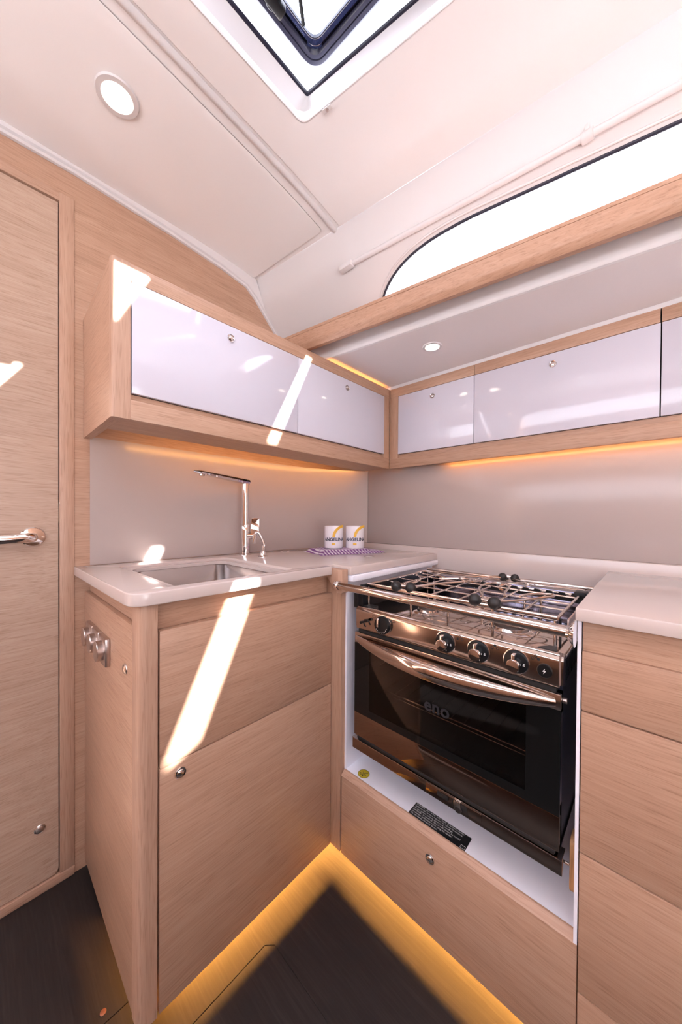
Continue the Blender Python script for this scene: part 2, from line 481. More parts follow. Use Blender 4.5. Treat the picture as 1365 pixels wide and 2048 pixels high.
# headliner: flat part with the hatch opening and unseen holes added to shape the sun patches
def X0(y): return 1.011 - 0.109 * y        # where the headliner turns down into the coachroof side
def camber(mb):
    """bends a flat headliner piece down towards the coachroof side"""
    n = Vector((1, 0.109, 0))
    for d in (-.35, -.29, -.23, -.18, -.13, -.09, -.05, -.02):
        bmesh.ops.bisect_plane(mb.bm, geom=mb.bm.verts[:] + mb.bm.edges[:] + mb.bm.faces[:], plane_co=(1.011 + d, 0, 0), plane_no=n)
    for v in mb.bm.verts:
        d = v.co.x - X0(v.co.y)
        if d > -.35: v.co.z -= 0.020 * ((d + .35) / .35) ** 2
    return mb
HATCH = [(0.617, 0.731), (0.684, 0.326), (0.685, 0.318), (0.10, 0.318), (0.10, 0.735)]
roof_holes = [round_poly(HATCH, [.03, 0, 0, .02, .03])]
def sun_hole(pts): roof_holes.append([proj_roof(p) for p in pts])
sun_hole([(0.868, 1.0, 1.762), (0.909, 1.0, 1.762), (0.728, 1.0, 1.372), (0.679, 1.0, 1.372)])                     # strip on the upper cabinet
sun_hole([(0.232, 1.0, 1.60), (0.238, 1.0, 1.61), (0.264, 1.0, 1.66), (0.305, 1.0, 1.735), (0.322, 1.0, 1.772), (0.232, 1.0, 1.772)])
sun_hole([(0.275, 0.81, 0.528), (0.362, 0.81, 0.565), (0.533, 0.81, 0.945), (0.459, 0.81, 0.945)])                # strip on the sink cabinet
sun_hole([(-0.10, YW, 1.545), (0.064, YW, 1.560), (0.069, YW, 1.573), (0.101, YW, 1.579), (0.064, YW, 1.523), (-0.02, YW, 1.40), (-0.10, YW, 1.30)])
sun_hole([(0.436, YW, 1.008), (0.479, YW, 1.009), (0.427, YW, 0.895), (0.380, YW, 0.895)])                        # patch behind the sink
roof = [(-1.12, -2.14), (X0(-2.1), -2.14), (X0(1.40), 1.40), (-1.12, 1.40)]
struct('ceiling', camber(flat_with_holes(roof, roof_holes, CZ, CZ + 0.02)), CEIL_M)
# lift-out headliner panels with hairline joints
def in_panel(poly, lo, hi): return all(lo <= p[1] <= hi for p in poly)
PA = [(-1.08, 0.880), (0.172, 0.881), (0.884, 0.933), (0.848, 1.352), (-1.08, 1.352)]
struct('ceiling_panel_1', camber(flat_with_holes(round_poly(PA, [0, 0, .012, .012, 0]), [], CZ - 0.004, CZ - 0.0005, 0.0010)), CEIL_M)
PBo = round_poly([(-1.08, -0.50), (-1.08, 0.793), (0.2, 0.826), (0.912, 0.868), (X0(-0.5) - 0.002, -0.50)], [0, 0, 0, .012, 0])
struct('ceiling_panel_2', camber(flat_with_holes(PBo, [h for h in roof_holes if min(p[1] for p in h) > -0.49], CZ - 0.004, CZ - 0.0005, 0.0010)), CEIL_M)
JOINT = plain('grey_joint', (0.30, 0.26, 0.25), 0.7)
def joint(name, poly):
    pts = []
    for p in poly:
        d = max(0, p[0] - X0(p[1]) + .35)
        pts.append((p[0], p[1], CZ - 0.0012 - 0.020 * (d / .35) ** 2))
    struct(name, MB().tube(pts, 0.0016, 6, closed=True), JOINT)
def dense(poly):
    out = []
    for i, p in enumerate(poly):
        q = poly[(i + 1) % len(poly)]; n = max(1, int((Vector(q) - Vector(p)).length / 0.06))
        out += [tuple(Vector(p).lerp(Vector(q), k / n)) for k in range(n)]
    return out
joint('trim_12', dense(round_poly(PA, [0, 0, .012, .012, 0])))
joint('trim_13', dense(PBo))
# soft rib between the panels
mb = MB()
rows = []
for x in (-1.08, 0.2, 0.55, 0.65, 0.72, 0.78, 0.84, 0.89, 0.93, 0.945):
    yc = 0.8455 + 0.0700 * (x - 0.2)
    h_ = 0.007 if x < 0.94 else 0.001
    dd_ = max(0, x - X0(yc) + .35); dz_ = 0.020 * (dd_ / .35) ** 2
    rows.append([(x, yc + w, CZ - 0.001 - dz_ - h_ * math.cos(w / 0.012 * PI / 2)) for w in (-.012, -.009, -.006, -.003, 0, .003, .006, .009, .012)])
struct('trim_5', mb.grid(rows), GEL)

# coachroof side (curved) with the long window
SEC = [(0, 2.203), (0.008, 2.183), (0.018, 2.152), (0.030, 2.118), (0.041, 2.095), (0.104, 2.03), (0.175, 1.955), (0.275, 1.85), (0.327, 1.80)]
def sec_z(d):
    for (a, za), (b, zb) in zip(SEC, SEC[1:]):
        if d <= b: return za + (zb - za) * (d - a) / (b - a)
    return SEC[-1][1]
def side_pt(y, d, off=0.0): return (X0(y) + d + off, y, sec_z(d) + off)
def d_top(y):
    if y >= 0.85: return 0.279
    base = 0.093 - 0.0304 * (min(y, 0.42) + 0.04)
    if y <= 0.42: return base
    t = (y - 0.42) / 0.43
    return base + 0.20 * (1 - max(0.0, 1 - t ** 2.8) ** 0.45)
ys = [-2.1, -1.4, -0.8, -0.4, -0.04, 0.17, 0.30, 0.385, 0.42] + [0.42 + 0.43 * math.sin(PI / 2 * k / 18) for k in range(1, 19)]
rows = []
for y in ys:
    dt = d_top(y)
    dd = [0, 0.008, 0.018, 0.030, 0.036, 0.041] + [0.041 + (dt - 0.041) * k / 6 for k in range(1, 7)]
    rows.append([side_pt(y, d) for d in dd])
mb = MB().grid(rows)
dd = [0, 0.008, 0.018, 0.030, 0.041, 0.07, 0.104, 0.14, 0.175, 0.22, 0.275, 0.325]
mb.grid([[side_pt(y, d) for d in dd] for y in (0.8492, 1.0, 1.2, 1.40)])
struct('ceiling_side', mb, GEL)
win = thing('window_1', 'long saloon window with a rounded end and dark rubber gasket above the oak rail', 'window', (1.2, 0.2, 1.9))
win['kind'] = 'structure'
MB().tube([side_pt(y, d_top(y)) for y in ys[1:]], 0.0048, 10).build('gasket', NAVY, win)
MB().grid([[side_pt(y, d_top(y) + (0.32 - d_top(y)) * k / 8, 0.004) for k in range(9)] for y in ys]).build('glass', PANE, win)
# moulded lip round the window
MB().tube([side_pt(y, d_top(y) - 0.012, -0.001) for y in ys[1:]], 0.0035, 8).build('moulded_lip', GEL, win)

# white crown moulding where the headliner meets the bulkhead
low = [(-1.1, 2.192), (0.04, 2.192), (0.205, 2.197), (0.5, 2.185), (0.7, 2.168), (0.816, 2.150), (0.86, 2.118), (0.904, 2.073), (0.967, 2.010), (1.05, 1.925), (1.15, 1.82)]
mb = MB()
R_ = []
for i, (x, z) in enumerate(low):
    n = Vector((0.0, 1.0)) if x < 0.75 else Vector((0.70, 0.70))
    w = 0.030
    R_.append([(x, YW - 0.0005, z), (x, YW - 0.010, z + 0.0005), (x + n.x * .006, YW - 0.012, z + n.y * .008), (x + n.x * .010, YW - 0.007, z + n.y * .012), (x + n.x * .013, YW - 0.014, z + n.y * .016), (x, YW - 0.019, (CZ - 0.001 - 0.020 * (max(0, x - X0(YW) + .35) / .35) ** 2) if x < X0(YW) else max(z + .02, sec_z(x - X0(YW))))])
struct('trim_6', mb.grid(R_), GEL)

# side deck moulding above the galley lockers
def taper(x_at0, x_at1, y): return x_at0 + (x_at1 - x_at0) * y
mb = MB()
rows = []
for y in (-2.1, -0.6, 0.0, 0.5, 1.0, 1.36):
    xf = taper(1.135, 1.003, y)
    rows.append([(1.76, y, 1.790), (xf + 0.012, y, 1.790), (xf + 0.005, y, 1.792), (xf + 0.001, y, 1.797), (xf, y, 1.804), (xf + 0.003, y, 1.875)])
deck_rows = rows
struct('ceiling_deckhead', MB().grid([[r[0], r[1]] for r in rows]), DECKHEAD)
struct('trim_7', MB().grid([r[1:] for r in rows]), GEL)
# oak rail / valance below the window
mb = MB()
rows = []
for y in (-2.1, -0.6, 0.0, 0.5, 1.0, 1.358):
    xf = taper(1.045, 0.905, y)
    rows.append([(xf + 0.20, y, 1.865), (xf + 0.018, y, 1.878), (xf + 0.002, y, 1.881), (xf + 0.0005, y, 1.8695), (xf + 0.0025, y, 1.8690), (xf, y, 1.8675), (xf, y, 1.831), (xf + 0.004, y, 1.820), (xf + 0.018, y, 1.808), (xf + 0.034, y, 1.808), (xf + 0.036, y, 1.85), (xf + 0.20, y, 1.85)])
struct('trim_8', mb.grid(rows), W_RAIL)

# unseen port side and after bulkhead, their openings shaped for the light
struct('wall_left', MB().box(-1.12, -1.10, -2.1, 1.4, FZ, 1.38).box(-1.12, -1.10, -2.1, 1.4, 1.80, CZ), W['y'])
struct('wall_front', MB().box(-1.12, 1.78, -2.14, -2.1, FZ, 0.74).box(-1.12, 1.78, -2.14, -2.1, 1.44, CZ + 0.02).box(0.10, 1.78, -2.14, -2.1, 0.74, 1.44), W['x'])  # gap added so the sun reaches the bounce table
tbl = thing('bounce_table', 'unseen cream topped table added behind the viewpoint to bounce sunlight upwards', 'table', (-0.4, -1.4, FZ))  # added out of view, throws sunlight up to the headliner
MB().box(-1.05, 0.62, -2.05, -0.80, 0.70, 0.735, 0.004).build('tabletop', plain('cream_tabletop', (0.82, 0.80, 0.82), 0.5), tbl)
for x_ in (-0.8, 0.3): MB().box(x_ - .06, x_ + .06, -1.5, -1.3, FZ, 0.70, 0.004).build('pedestal', W['z'], tbl)
struct('wall_right', MB().box(1.74, 1.78, -2.1, 1.4, FZ, 1.80), GEL)

struct('trim_11', MB().box(1.440, 1.452, 1.0, 1.358, 1.773 + .0005, 1.7895), DECKHEAD)
# ------------------------------------------------------------------ deck hatch
hatch = thing('deck_hatch', 'raised deck hatch with a black rounded frame in the ceiling', 'hatch', (0.4, 0.5, CZ))
up = [(0.621, 0.718), (0.690, 0.318), (0.10, 0.318), (0.10, 0.722)]
lo = [(0.618, 0.732), (0.687, 0.318), (0.10, 0.318), (0.10, 0.736)]
L0 = [(p[0], p[1], CZ - 0.0045 - 0.020 * (max(0, p[0] - X0(p[1]) + .35) / .35) ** 2) for p in round_poly([(0.6215, 0.7355), (0.690, 0.316), (0.098, 0.316), (0.098, 0.7395)], [.03, .01, .01, .03], 8)]
L1 = [(p[0], p[1], CZ - 0.0055 - 0.020 * (max(0, p[0] - X0(p[1]) + .35) / .35) ** 2) for p in round_poly(lo, [.026, .01, .01, .026], 8)]
L2 = [(p[0], p[1], CZ + 0.01) for p in round_poly(lo, [.02, .01, .01, .02], 8)]
L3 = [(p[0], p[1], CZ + 0.066) for p in round_poly(up, [.008, .01, .01, .008], 8)]
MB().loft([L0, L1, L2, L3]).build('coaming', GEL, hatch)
MB().tube([(p[0], p[1], CZ + 0.068) for p in round_poly(up, [.006, .01, .01, .006], 8)], 0.0062, 8, closed=True).build('seal', NAVY, hatch)
lid = [(0.638, 0.706), (0.664, 0.318), (0.13, 0.318), (0.13, 0.713)]
def inset(poly, d):
    c = Vector((sum(p[0] for p in poly) / 4, sum(p[1] for p in poly) / 4))
    out = []
    for i in range(4):
        p = Vector(poly[i]); a = (Vector(poly[i - 1]) - p).normalized(); b = (Vector(poly[(i + 1) % 4]) - p).normalized()
        out.append(tuple(p + (a + b) * d))
    return out
ZL = CZ + 0.115
prof = [(0.0, 0.010), (0.004, 0.002), (0.012, -0.003), (0.020, -0.002), (0.0215, 0.002), (0.0225, -0.001), (0.030, 0.000), (0.034, 0.006), (0.034, 0.016), (0.0, 0.016)]
loops = [[(p[0], p[1], ZL + hz) for p in round_poly(inset(lid, d), [.06 - d, .05 - d, .05 - d, .06 - d], 10)] for d, hz in prof]
fr = MB().loft(loops + [loops[0]]).build('lid_frame', NAVY, hatch)
prof = [(0.033, 0.006), (0.040, 0.003), (0.050, 0.006), (0.050, 0.016), (0.033, 0.016)]
loops = [[(p[0], p[1], ZL + hz) for p in round_poly(inset(lid, d), [.06 - d * .6, .05 - d * .6, .05 - d * .6, .06 - d * .6], 10)] for d, hz in prof]
MB().loft(loops + [loops[0]]).build('acrylic_edge', LID_EDGE, fr)
MB().tube([(p[0], p[1], ZL + 0.005) for p in round_poly(inset(lid, 0.0505), .03, 10)], 0.0016, 8, closed=True).build('inner_bead', NAVY, fr)
inn = round_poly(inset(lid, 0.034), .03, 8)
MB().prism(inn, 'z', ZL + 0.016, ZL + 0.022).build('lid_glass', PANE, hatch)
kb = MB().box(0.440, 0.500, 0.655, 0.680, ZL - 0.018, ZL + 0.004, 0.005).cyl((0.470, 0.667, ZL - 0.012), (0.470, 0.667, ZL + 0.006), 0.019, 16).build('latch_knob', BLACK, hatch)
MB().box(0.10, 0.69, 0.3125, 0.3175, CZ + 0.05, ZL + 0.03).build('sun_baffle', NAVY, hatch)  # added out of view to keep sun off the right coaming
MB().tube([(0.46, 0.572, ZL + 0.004), (0.50, 0.612, ZL + 0.002), (0.548, 0.650, ZL)], (0.0045, 0.003) and 0.0045, 8).build('stay_arm', BLACK, hatch)
# small snap catch on the hatch surround
sc = thing('snap_catch', 'tiny snap fastener plate on the ceiling beside the hatch corner', 'fastener', (0.636, 0.655, CZ - 0.007))
M_ = Matrix.Translation((0.637, 0.655, CZ - 0.0085)) @ Matrix.Rotation(math.radians(-80), 4, 'Z')
t = MB().box(-0.014, 0.014, -0.006, 0.006, -0.0015, 0.0015, 0.001); bmesh.ops.transform(t.bm, matrix=M_, verts=t.bm.verts[:]); t.build('base_plate', GEL, sc)
MB().lathe([(0.0042, 0), (0.0042, 0.002), (0.002, 0.003)], (0.637, 0.655, CZ - 0.010), (0, 0, -1), 16).build('stud', NICKEL, sc)

# ------------------------------------------------------------------ curtain rail along the coachroof side
cr = thing('curtain_rail', 'white curtain rail tube running above the long window', 'rail', (1.05, 0.4, 2.08))
path = [(X0(y) + 0.046, y, 2.083) for y in (0.86, 0.6, 0.3, 0.0, -0.5, -1.2)]
MB().tube(path, 0.0085, 14).build('tube', GEL, cr)
MB().box(X0(.9) + .034, X0(.9) + .060, 0.845, 0.905, 2.070, 2.090, 0.004).build('end_stop', GEL, cr)
bk = MB().lathe([(0.013, 0), (0.0135, 0.003), (0.0135, 0.021), (0.013, 0.024)], (X0(.13) + 0.046, 0.122, 2.083), (0.1, 1, 0), 24).build('bracket', GEL, cr)
MB().box(X0(.13) + .036, X0(.13) + .060, 0.128, 0.140, 2.083, 2.112, 0.003).build('bracket_foot', GEL, bk)

# ------------------------------------------------------------------ recessed lamps
def downlight(c, r, label, mat=LAMP):
    d = thing('downlight', label, 'light', c, 'recessed downlights')
    MB().lathe([(r * 1.0, 0.001), (r * 1.05, 0.004), (r * 1.38, 0.0035), (r * 1.45, 0.0), (r * 1.4, -0.002)], (c[0], c[1], c[2]), (0, 0, -1), 40).build('trim_ring', GEL, d)
    MB().lathe([(r, -0.001), (r * .98, 0.002), (r * .6, 0.0032), (0, 0.0036)], (c[0], c[1], c[2]), (0, 0, -1), 32).build('lens', mat, d)
downlight((0.247, 1.042, CZ - 0.006), 0.0345, 'round warm downlight in the ceiling left of the hatch')
downlight((1.207, 0.643, 1.7895), 0.026, 'small round downlight under the side deck above the galley lockers')

# ------------------------------------------------------------------ sink base cabinet
sb = thing('sink_cabinet', 'oak base cabinet under the sink with a drawer front over a door', 'cabinet', (0.53, 1.08, FZ))
MB().box(0.262, 0.822, 0.845, 1.355, 0.03, 0.76).build('carcass', W['x'], sb)
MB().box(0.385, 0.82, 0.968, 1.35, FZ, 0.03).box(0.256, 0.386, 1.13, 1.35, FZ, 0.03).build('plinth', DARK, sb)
MB().prism(round_poly([(0.2305, 0.806), (0.2695, 0.806), (0.2695, 0.85), (0.2305, 0.85)], [.022, .002, 0, 0], 8), 'z', -0.012, 0.926).build('corner_post', W_SOLID['z'], sb)
MB().box(0.232, 0.250, 0.8505, 1.358, -0.012, 0.872, 0.0015).build('side_panel', W['y'], sb)
MB().box(0.2445, 0.254, 0.8505, 1.358, 0.873, 0.926).build('side_rail', W['y'], sb)
MB().box(0.2705, 0.824, 0.832, 0.845, 0.76, 0.926).build('front_rail', W['x'], sb)
MB().box(0.2735, 0.8235, 0.808, 0.828, 0.5485, 0.8605, 0.0015).build('drawer_front', W['x'], sb)
d_ = MB().box(0.2735, 0.8235, 0.808, 0.828, -0.012, 0.5455, 0.0015).build('door', W['x'], sb)
push_latch(d_, (0.318, 0.808, 0.518), (0, -1, 0), 0.0135)

# corner filler / cooker cabinet
ck = thing('cooker_cabinet', 'oak cabinet around the cooker with a white lined recess and a lower panel', 'cabinet', (1.0, 0.44, FZ))
MB().box(0.8262, 0.850, 0.7655, 0.846, -0.012, 0.905, 0.0015).build('post', W['z'], ck)
MB().prism(round_poly([(0.745, 0.868), (0.745, 0.946), (0.811, 0.946), (0.811, 0.912), (0.766, 0.868)], [.006, .004, .004, .003, .003]), 'x', 0.806, 0.836, 0.0012).build('top_block', W_SOLID['z'], ck)
MB().box(0.8465, 0.860, 0.750, 0.775, -0.012, 0.2545).build('leak_filler', DARK, ck)  # dark strip added to stop LED light leaking beside the post
MB().box(0.8365, 0.852, 0.760, 0.811, 0.905, 0.922).build('spacer', W['z'], ck)
mb = MB()
mb.box(0.846, 1.44, 0.757, 0.764, 0.255, 0.905)
mb.box(0.846, 1.44, 0.111, 0.757, 0.255, 0.262)
mb.box(1.438, 1.445, 0.111, 0.757, 0.255, 0.80)
mb.box(0.8262, 1.44, 0.1045, 0.1107, 0.2515, 0.917)
mb.build('recess_lining', WHITE_LAM, ck)
lp = MB().box(0.8265, 0.845, 0.1045, 0.7595, -0.012, 0.250, 0.0015).build('lower_panel', W['y'], ck)
push_latch(lp, (0.8265, 0.431, 0.200), (-1, 0, 0), 0.0135)
MB().prism([(0.8262, 0.2505), (0.8300, 0.2525), (0.842, 0.2632), (0.8465, 0.2632), (0.8465, 0.2505)], 'y', 0.1045, 0.7615).build('lip', W_SOLID['y'], ck)
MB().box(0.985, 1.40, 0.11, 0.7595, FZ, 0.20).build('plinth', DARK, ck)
# small varnished stop on the right wall of the recess
o = MB().prism(round_poly([(0.800 + 0.06, 0.318), (0.905, 0.318), (0.905, 0.432), (0.800 + 0.06, 0.432)], .012), 'y', 0.1108, 0.124, 0.002).build('stop_block', ORANGE_WOOD)
tag(o, 'small orange wood stop block on the white wall under the cooker right edge', 'block')

# ------------------------------------------------------------------ drawer unit on the right
dr = thing('drawer_cabinet', 'oak drawer unit right of the cooker', 'cabinet', (1.1, -0.3, FZ))
MB().box(0.846, 1.44, -0.80, 0.104, 0.03, 0.915).build('carcass', W['y'], dr)
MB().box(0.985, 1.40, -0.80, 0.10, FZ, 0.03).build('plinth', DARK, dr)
MB().box(0.847, 0.90, 0.090, 0.1095, -0.012, 0.2505).build('leak_filler', DARK, dr)  # added behind the joint to block LED light
for z0, z1 in ((0.7345, 0.8535), (0.4460, 0.7315), (0.1595, 0.4430), (-0.012, 0.1565)):
    MB().box(0.826, 0.845, -0.80, 0.1025, z0, z1, 0.0015).build('drawer_front', W['y'], dr)
MB().box(0.833, 0.846, -0.80, 0.1025, 0.8540, 0.917).build('top_rail', W['y'], dr)

# ------------------------------------------------------------------ worktops
out = [(0.204, 1.357), (0.210, 0.788), (0.803, 0.788), (0.803, 0.8125), (0.838, 0.8125), (0.838, 0.735), (1.446, 0.735), (1.446, 1.175), (1.36, 1.262), (1.22, 1.327), (1.05, 1.352), (0.95, 1.357)]
out = round_poly(out, [0, .045, .002, 0, 0, .004, 0, 0, 0, 0, 0, 0])
HX0, HX1, HY0, HY1 = 0.305, 0.675, 0.828, 1.262
hole = [(p[0], p[1]) for p in rrect(HX0, HX1, HY0, HY1, 0.02, 0)]
wt = thing('worktop', 'pale beige worktop around the sink in the corner', 'worktop', (0.6, 1.05, 0.926))
flat_with_holes(out, [hole], 0.926, 0.955, 0.003).build('slab', SOLID, wt)
MB().box(0.842, 1.444, 0.7285, 0.79, 0.9045, 0.9252, 0.002).build('edge_strip', WHITE_LAM, ck)
# stepped ledge round the bowl
ledge_hole = [(p[0], p[1]) for p in rrect(HX0 + .022, HX1 - .030, HY0 + .018, HY1 - .03, 0.035, 0, 8)]
flat_with_holes([(p[0], p[1]) for p in rrect(HX0 - .004, HX1 + .004, HY0 - .004, HY1 + .004, 0.022, 0)], [ledge_hole], 0.936, 0.9465).build('sink_ledge', SOLID, wt)
wr = MB().box(0.803, 1.446, -0.80, 0.112, 0.918, 0.9445, 0.003).build('worktop', SOLID)
tag(wr, 'pale beige worktop on the drawer unit right of the cooker', 'worktop')

sk = thing('sink', 'brushed steel sink bowl set in the worktop', 'sink', (0.48, 1.03, 0.78))
a0, a1, b0, b1 = HX0 + .020, HX1 - .028, HY0 + .016, HY1 - .028
lp_ = [rrect(a0 - .006, a1 + .006, b0 - .006, b1 + .006, .036, 0.9345, 8), rrect(a0, a1, b0, b1, .036, 0.9358, 8), rrect(a0 + .002, a1 - .002, b0 + .002, b1 - .002, .036, 0.933, 8),
       rrect(a0 + .006, a1 - .006, b0 + .006, b1 - .006, .036, 0.83, 8), rrect(a0 + .012, a1 - .012, b0 + .012, b1 - .012, .040, 0.805, 8), rrect(a0 + .03, a1 - .03, b0 + .03, b1 - .03, .04, 0.797, 8)]
MB().loft(lp_, False, True).build('bowl', SINK_M, sk)
dn = MB().lathe([(0.045, 0.0), (0.044, 0.003), (0.036, 0.002), (0.030, -0.004)], ((a0 + a1) / 2, (b0 + b1) / 2, 0.7975), (0, 0, 1), 32).build('drain', CHROME, sk)
MB().lathe([(0.027, -0.002), (0.027, 0.002), (0.0, 0.004)], ((a0 + a1) / 2, (b0 + b1) / 2, 0.7975), (0, 0, 1), 24).build('strainer', CHROME, dn)

# ------------------------------------------------------------------ splashbacks
pts = [(0.2455, YW - 0.0015), (0.95, YW - 0.0015), (1.05, 1.354), (1.14, 1.341), (1.22, 1.321), (1.30, 1.292), (1.36, 1.262), (1.43, 1.220), (1.4895, 1.179)]
mb = MB()
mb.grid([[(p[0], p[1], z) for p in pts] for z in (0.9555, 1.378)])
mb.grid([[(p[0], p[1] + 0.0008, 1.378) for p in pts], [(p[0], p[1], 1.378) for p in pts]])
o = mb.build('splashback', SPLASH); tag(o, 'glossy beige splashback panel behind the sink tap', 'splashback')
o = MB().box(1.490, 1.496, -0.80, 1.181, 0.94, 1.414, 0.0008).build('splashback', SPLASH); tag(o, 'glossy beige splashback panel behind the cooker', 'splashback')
o = MB().box(1.4465, 1.4895, -0.80, 1.190, 0.80, 0.9795, 0.0015).build('upstand', SOLID); tag(o, 'low beige upstand ledge along the wall behind the cooker', 'upstand')
struct('trim_9', MB().box(1.4875, 1.4895, 1.1795, 1.1815, 0.98, 1.375), DARK)

# ------------------------------------------------------------------ upper lockers
TOPZ = 1.773; BOTZ = 1.370
ua = thing('wall_cabinet', 'oak framed wall cabinet with two white gloss flaps above the sink', 'cabinet', (0.83, 1.18, BOTZ))
t = MB().prism(round_poly([(0.2245, 1.000), (0.2665, 1.000), (0.2665, 1.03), (0.250, 1.06), (0.250, 1.358), (0.2285, 1.358)], [.026, .001, 0, 0, 0, 0], 8), 'z', BOTZ, TOPZ)
for v in t.bm.verts:
    if v.co.z > 1.6: v.co.z -= 0.020 * max(0, (v.co.y - 1.0)) / 0.36
t.build('end_panel', W['y'], ua)
# front corner post seen with upright grain
MB().prism(round_poly([(0.2242, 0.9993), (0.2668, 0.9993), (0.2668, 1.022), (0.2242, 1.022)], [.0255, .001, 0, 0], 8), 'z', BOTZ - .0003, TOPZ + .0003).build('corner_post', W_SOLID['z'], ua)
MB().box(0.267, 1.4345, 1.000, 1.018, 1.7300, TOPZ, 0.0012).build('top_rail', W['x'], ua)
MB().box(0.267, 1.4345, 1.000, 1.018, BOTZ, 1.4215, 0.0012).build('bottom_rail', W['x'], ua)
MB().box(0.267, 1.4345, 1.012, 1.022, 1.4215, 1.4385).build('finger_rail', W['x'], ua)
MB().box(1.3875, 1.4345, 1.000, 1.018, 1.4215, 1.7300, 0.0008).build('stile', W['z'], ua)
MB().box(0.25, 1.70, 1.018, 1.355, TOPZ - 0.035, TOPZ - 0.020).build('top_board', W['x'], ua)
MB().box(0.25, 1.4345, 1.018, 1.166, BOTZ + 0.002, BOTZ + 0.014).build('bottom_board', W['x'], ua)
MB().box(0.25, 1.70, 1.20, 1.21, 1.425, TOPZ - 0.035).build('back_board', DARK, ua)
MB().box(0.25, 1.4345, 1.03, 1.21, 1.42, 1.425).build('inner_shelf', W['x'], ua)
for x0, x1, lx in ((0.2695, 0.8255, 0.547), (0.8275, 1.3860, 1.104)):
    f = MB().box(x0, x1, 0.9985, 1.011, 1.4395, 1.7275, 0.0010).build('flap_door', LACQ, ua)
    push_latch(f, (lx, 0.9985, 1.689), (0, -1, 0))

ub = thing('wall_cabinet', 'long oak framed wall cabinet with white gloss flaps above the cooker', 'cabinet', (1.58, 0.2, BOTZ))
for y0, y1 in ((0.5680, 0.9985), (-0.0075, 0.5660), (-0.80, -0.0105)):
    MB().box(1.435, 1.453, y0, y1, 1.7300, TOPZ, 0.0010).build('top_rail', W['y'], ub)
MB().box(1.435, 1.453, -0.80, 0.9985, BOTZ, 1.4195, 0.0012).build('bottom_rail', W['y'], ub)
MB().box(1.446, 1.455, -0.80, 0.9985, 1.4195, 1.4385).build('finger_rail', W['y'], ub)
MB().box(1.435, 1.453, 0.9490, 0.9985, 1.4195, 1.7300, 0.0008).build('stile', W['z'], ub)
for y0, y1, ly in ((0.5680, 0.9475, 0.760), (-0.0085, 0.5660, 0.278), (-0.58, -0.0115, -0.28)):
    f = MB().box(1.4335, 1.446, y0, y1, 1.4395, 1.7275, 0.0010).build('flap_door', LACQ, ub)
    push_latch(f, (1.4335, ly, 1.686), (-1, 0, 0))
MB().box(1.456, 1.738, -0.80, 0.998, 1.4165, TOPZ - 0.01).build('carcass', DARK, ub)
struct('trim_10', MB().box(1.440, 1.452, -0.80, 1.0, TOPZ + .0005, 1.7895), GEL)

# ------------------------------------------------------------------ LED strips
def led(label, mat, *boxes):
    mb = MB()
    for b in boxes: mb.box(*b)
    o = mb.build('led_strip', mat); tag(o, label, 'light')
led('warm LED strip hidden under the wall cabinet above the sink', LED_UP, (0.40, 1.40, 1.150, 1.158, 1.386, 1.400))
led('warm LED strip hidden under the wall cabinet above the cooker', LED_UP_B, (1.4535, 1.4565, -0.75, 0.72, 1.377, 1.384))
led('warm LED strip on top of the wall cabinet above the sink', LED_TOP, (1.00, 1.42, 1.030, 1.036, 1.756, 1.760))
led('amber LED strip under the sink cabinet front', LED_TOE, (0.39, 0.98, 0.958, 0.964, 0.022, 0.030))
led('amber LED strip under the sink cabinet left side', LED_TOE, (0.374, 0.380, 0.96, 1.06, 0.022, 0.030))
led('amber LED strip under the cooker cabinet', LED_TOE, (0.976, 0.982, 0.05, 0.95, 0.022, 0.030))

# ------------------------------------------------------------------ switches on the side panel
sw = thing('rotary_switch_panel', 'row of three satin metal rotary switches on the sink cabinet side', 'switch', (0.232, 1.16, 0.73))
for i, y in enumerate((1.235, 1.158, 1.078)):
    p = MB().box(0.2195, 0.2318, y - 0.037, y + 0.037, 0.722, 0.796, 0.003).build('switch_plate', NICKEL, sw)
    MB().lathe([(0.0265, 0), (0.0265, 0.0125), (0.0250, 0.0142), (0.0, 0.0143)], (0.2195, y, 0.759), (-1, 0, 0), 32).build('knob', NICKEL, p)
o = MB().lathe([(0.0125, 0), (0.0120, 0.002), (0.0085, 0.005), (0.0, 0.0065)], (0.2318, 0.905, 0.760), (-1, 0, 0), 28).build('door_stop', NICKEL)
tag(o, 'small domed metal stud on the cabinet side below the switches', 'stud')

# ------------------------------------------------------------------ taps
RT = Vector((0.6817, -0.7316, 0)); FW = Vector((0.7316, 0.6816, 0))
tb = Vector((0.776, 1.285, 0.955))
fc = thing('faucet', 'tall chrome mixer tap with a flat angled spout behind the sink', 'tap', tb)
MB().lathe([(0.026, 0), (0.026, 0.004), (0.018, 0.007), (0.0175, 0.06), (0.0175, 0.10), (0.020, 0.1005), (0.020, 0.128), (0.018, 0.131), (0.014, 0.131)], tb, (0, 0, 1), 36).build('body', CHROME, fc)
MB().cyl(tb + Vector((0, 0, 0.128)), tb + Vector((0, 0, 0.322)), 0.0150, 28).build('column', CHROME, fc)
sp0 = tb + Vector((0.012, 0, 0.312)); tipv = Vector((0.535, 1.245, 1.286)) - sp0
def spout_r(t): return (0.0165 + 0.002 * math.sin(PI * t), 0.0125 - 0.0055 * t) if t < .90 else (0.0170 * (1 - (t - .90) / .10 * .8), 0.0075 - 0.005 * (t - .9) / .1)
sp = MB().tube([sp0 + tipv * (k / 20) for k in range(21)], spout_r, 8).build('spout', CHROME, fc)
MB().lathe([(0.010, 0), (0.010, 0.008), (0.008, 0.009)], sp0 + tipv * 0.86 + Vector((0, 0, -0.003)), (0, 0, -1), 20).build('aerator', STEEL, sp)
lv = MB()
c = tb + RT * 0.042 + Vector((0, 0, 0.118))
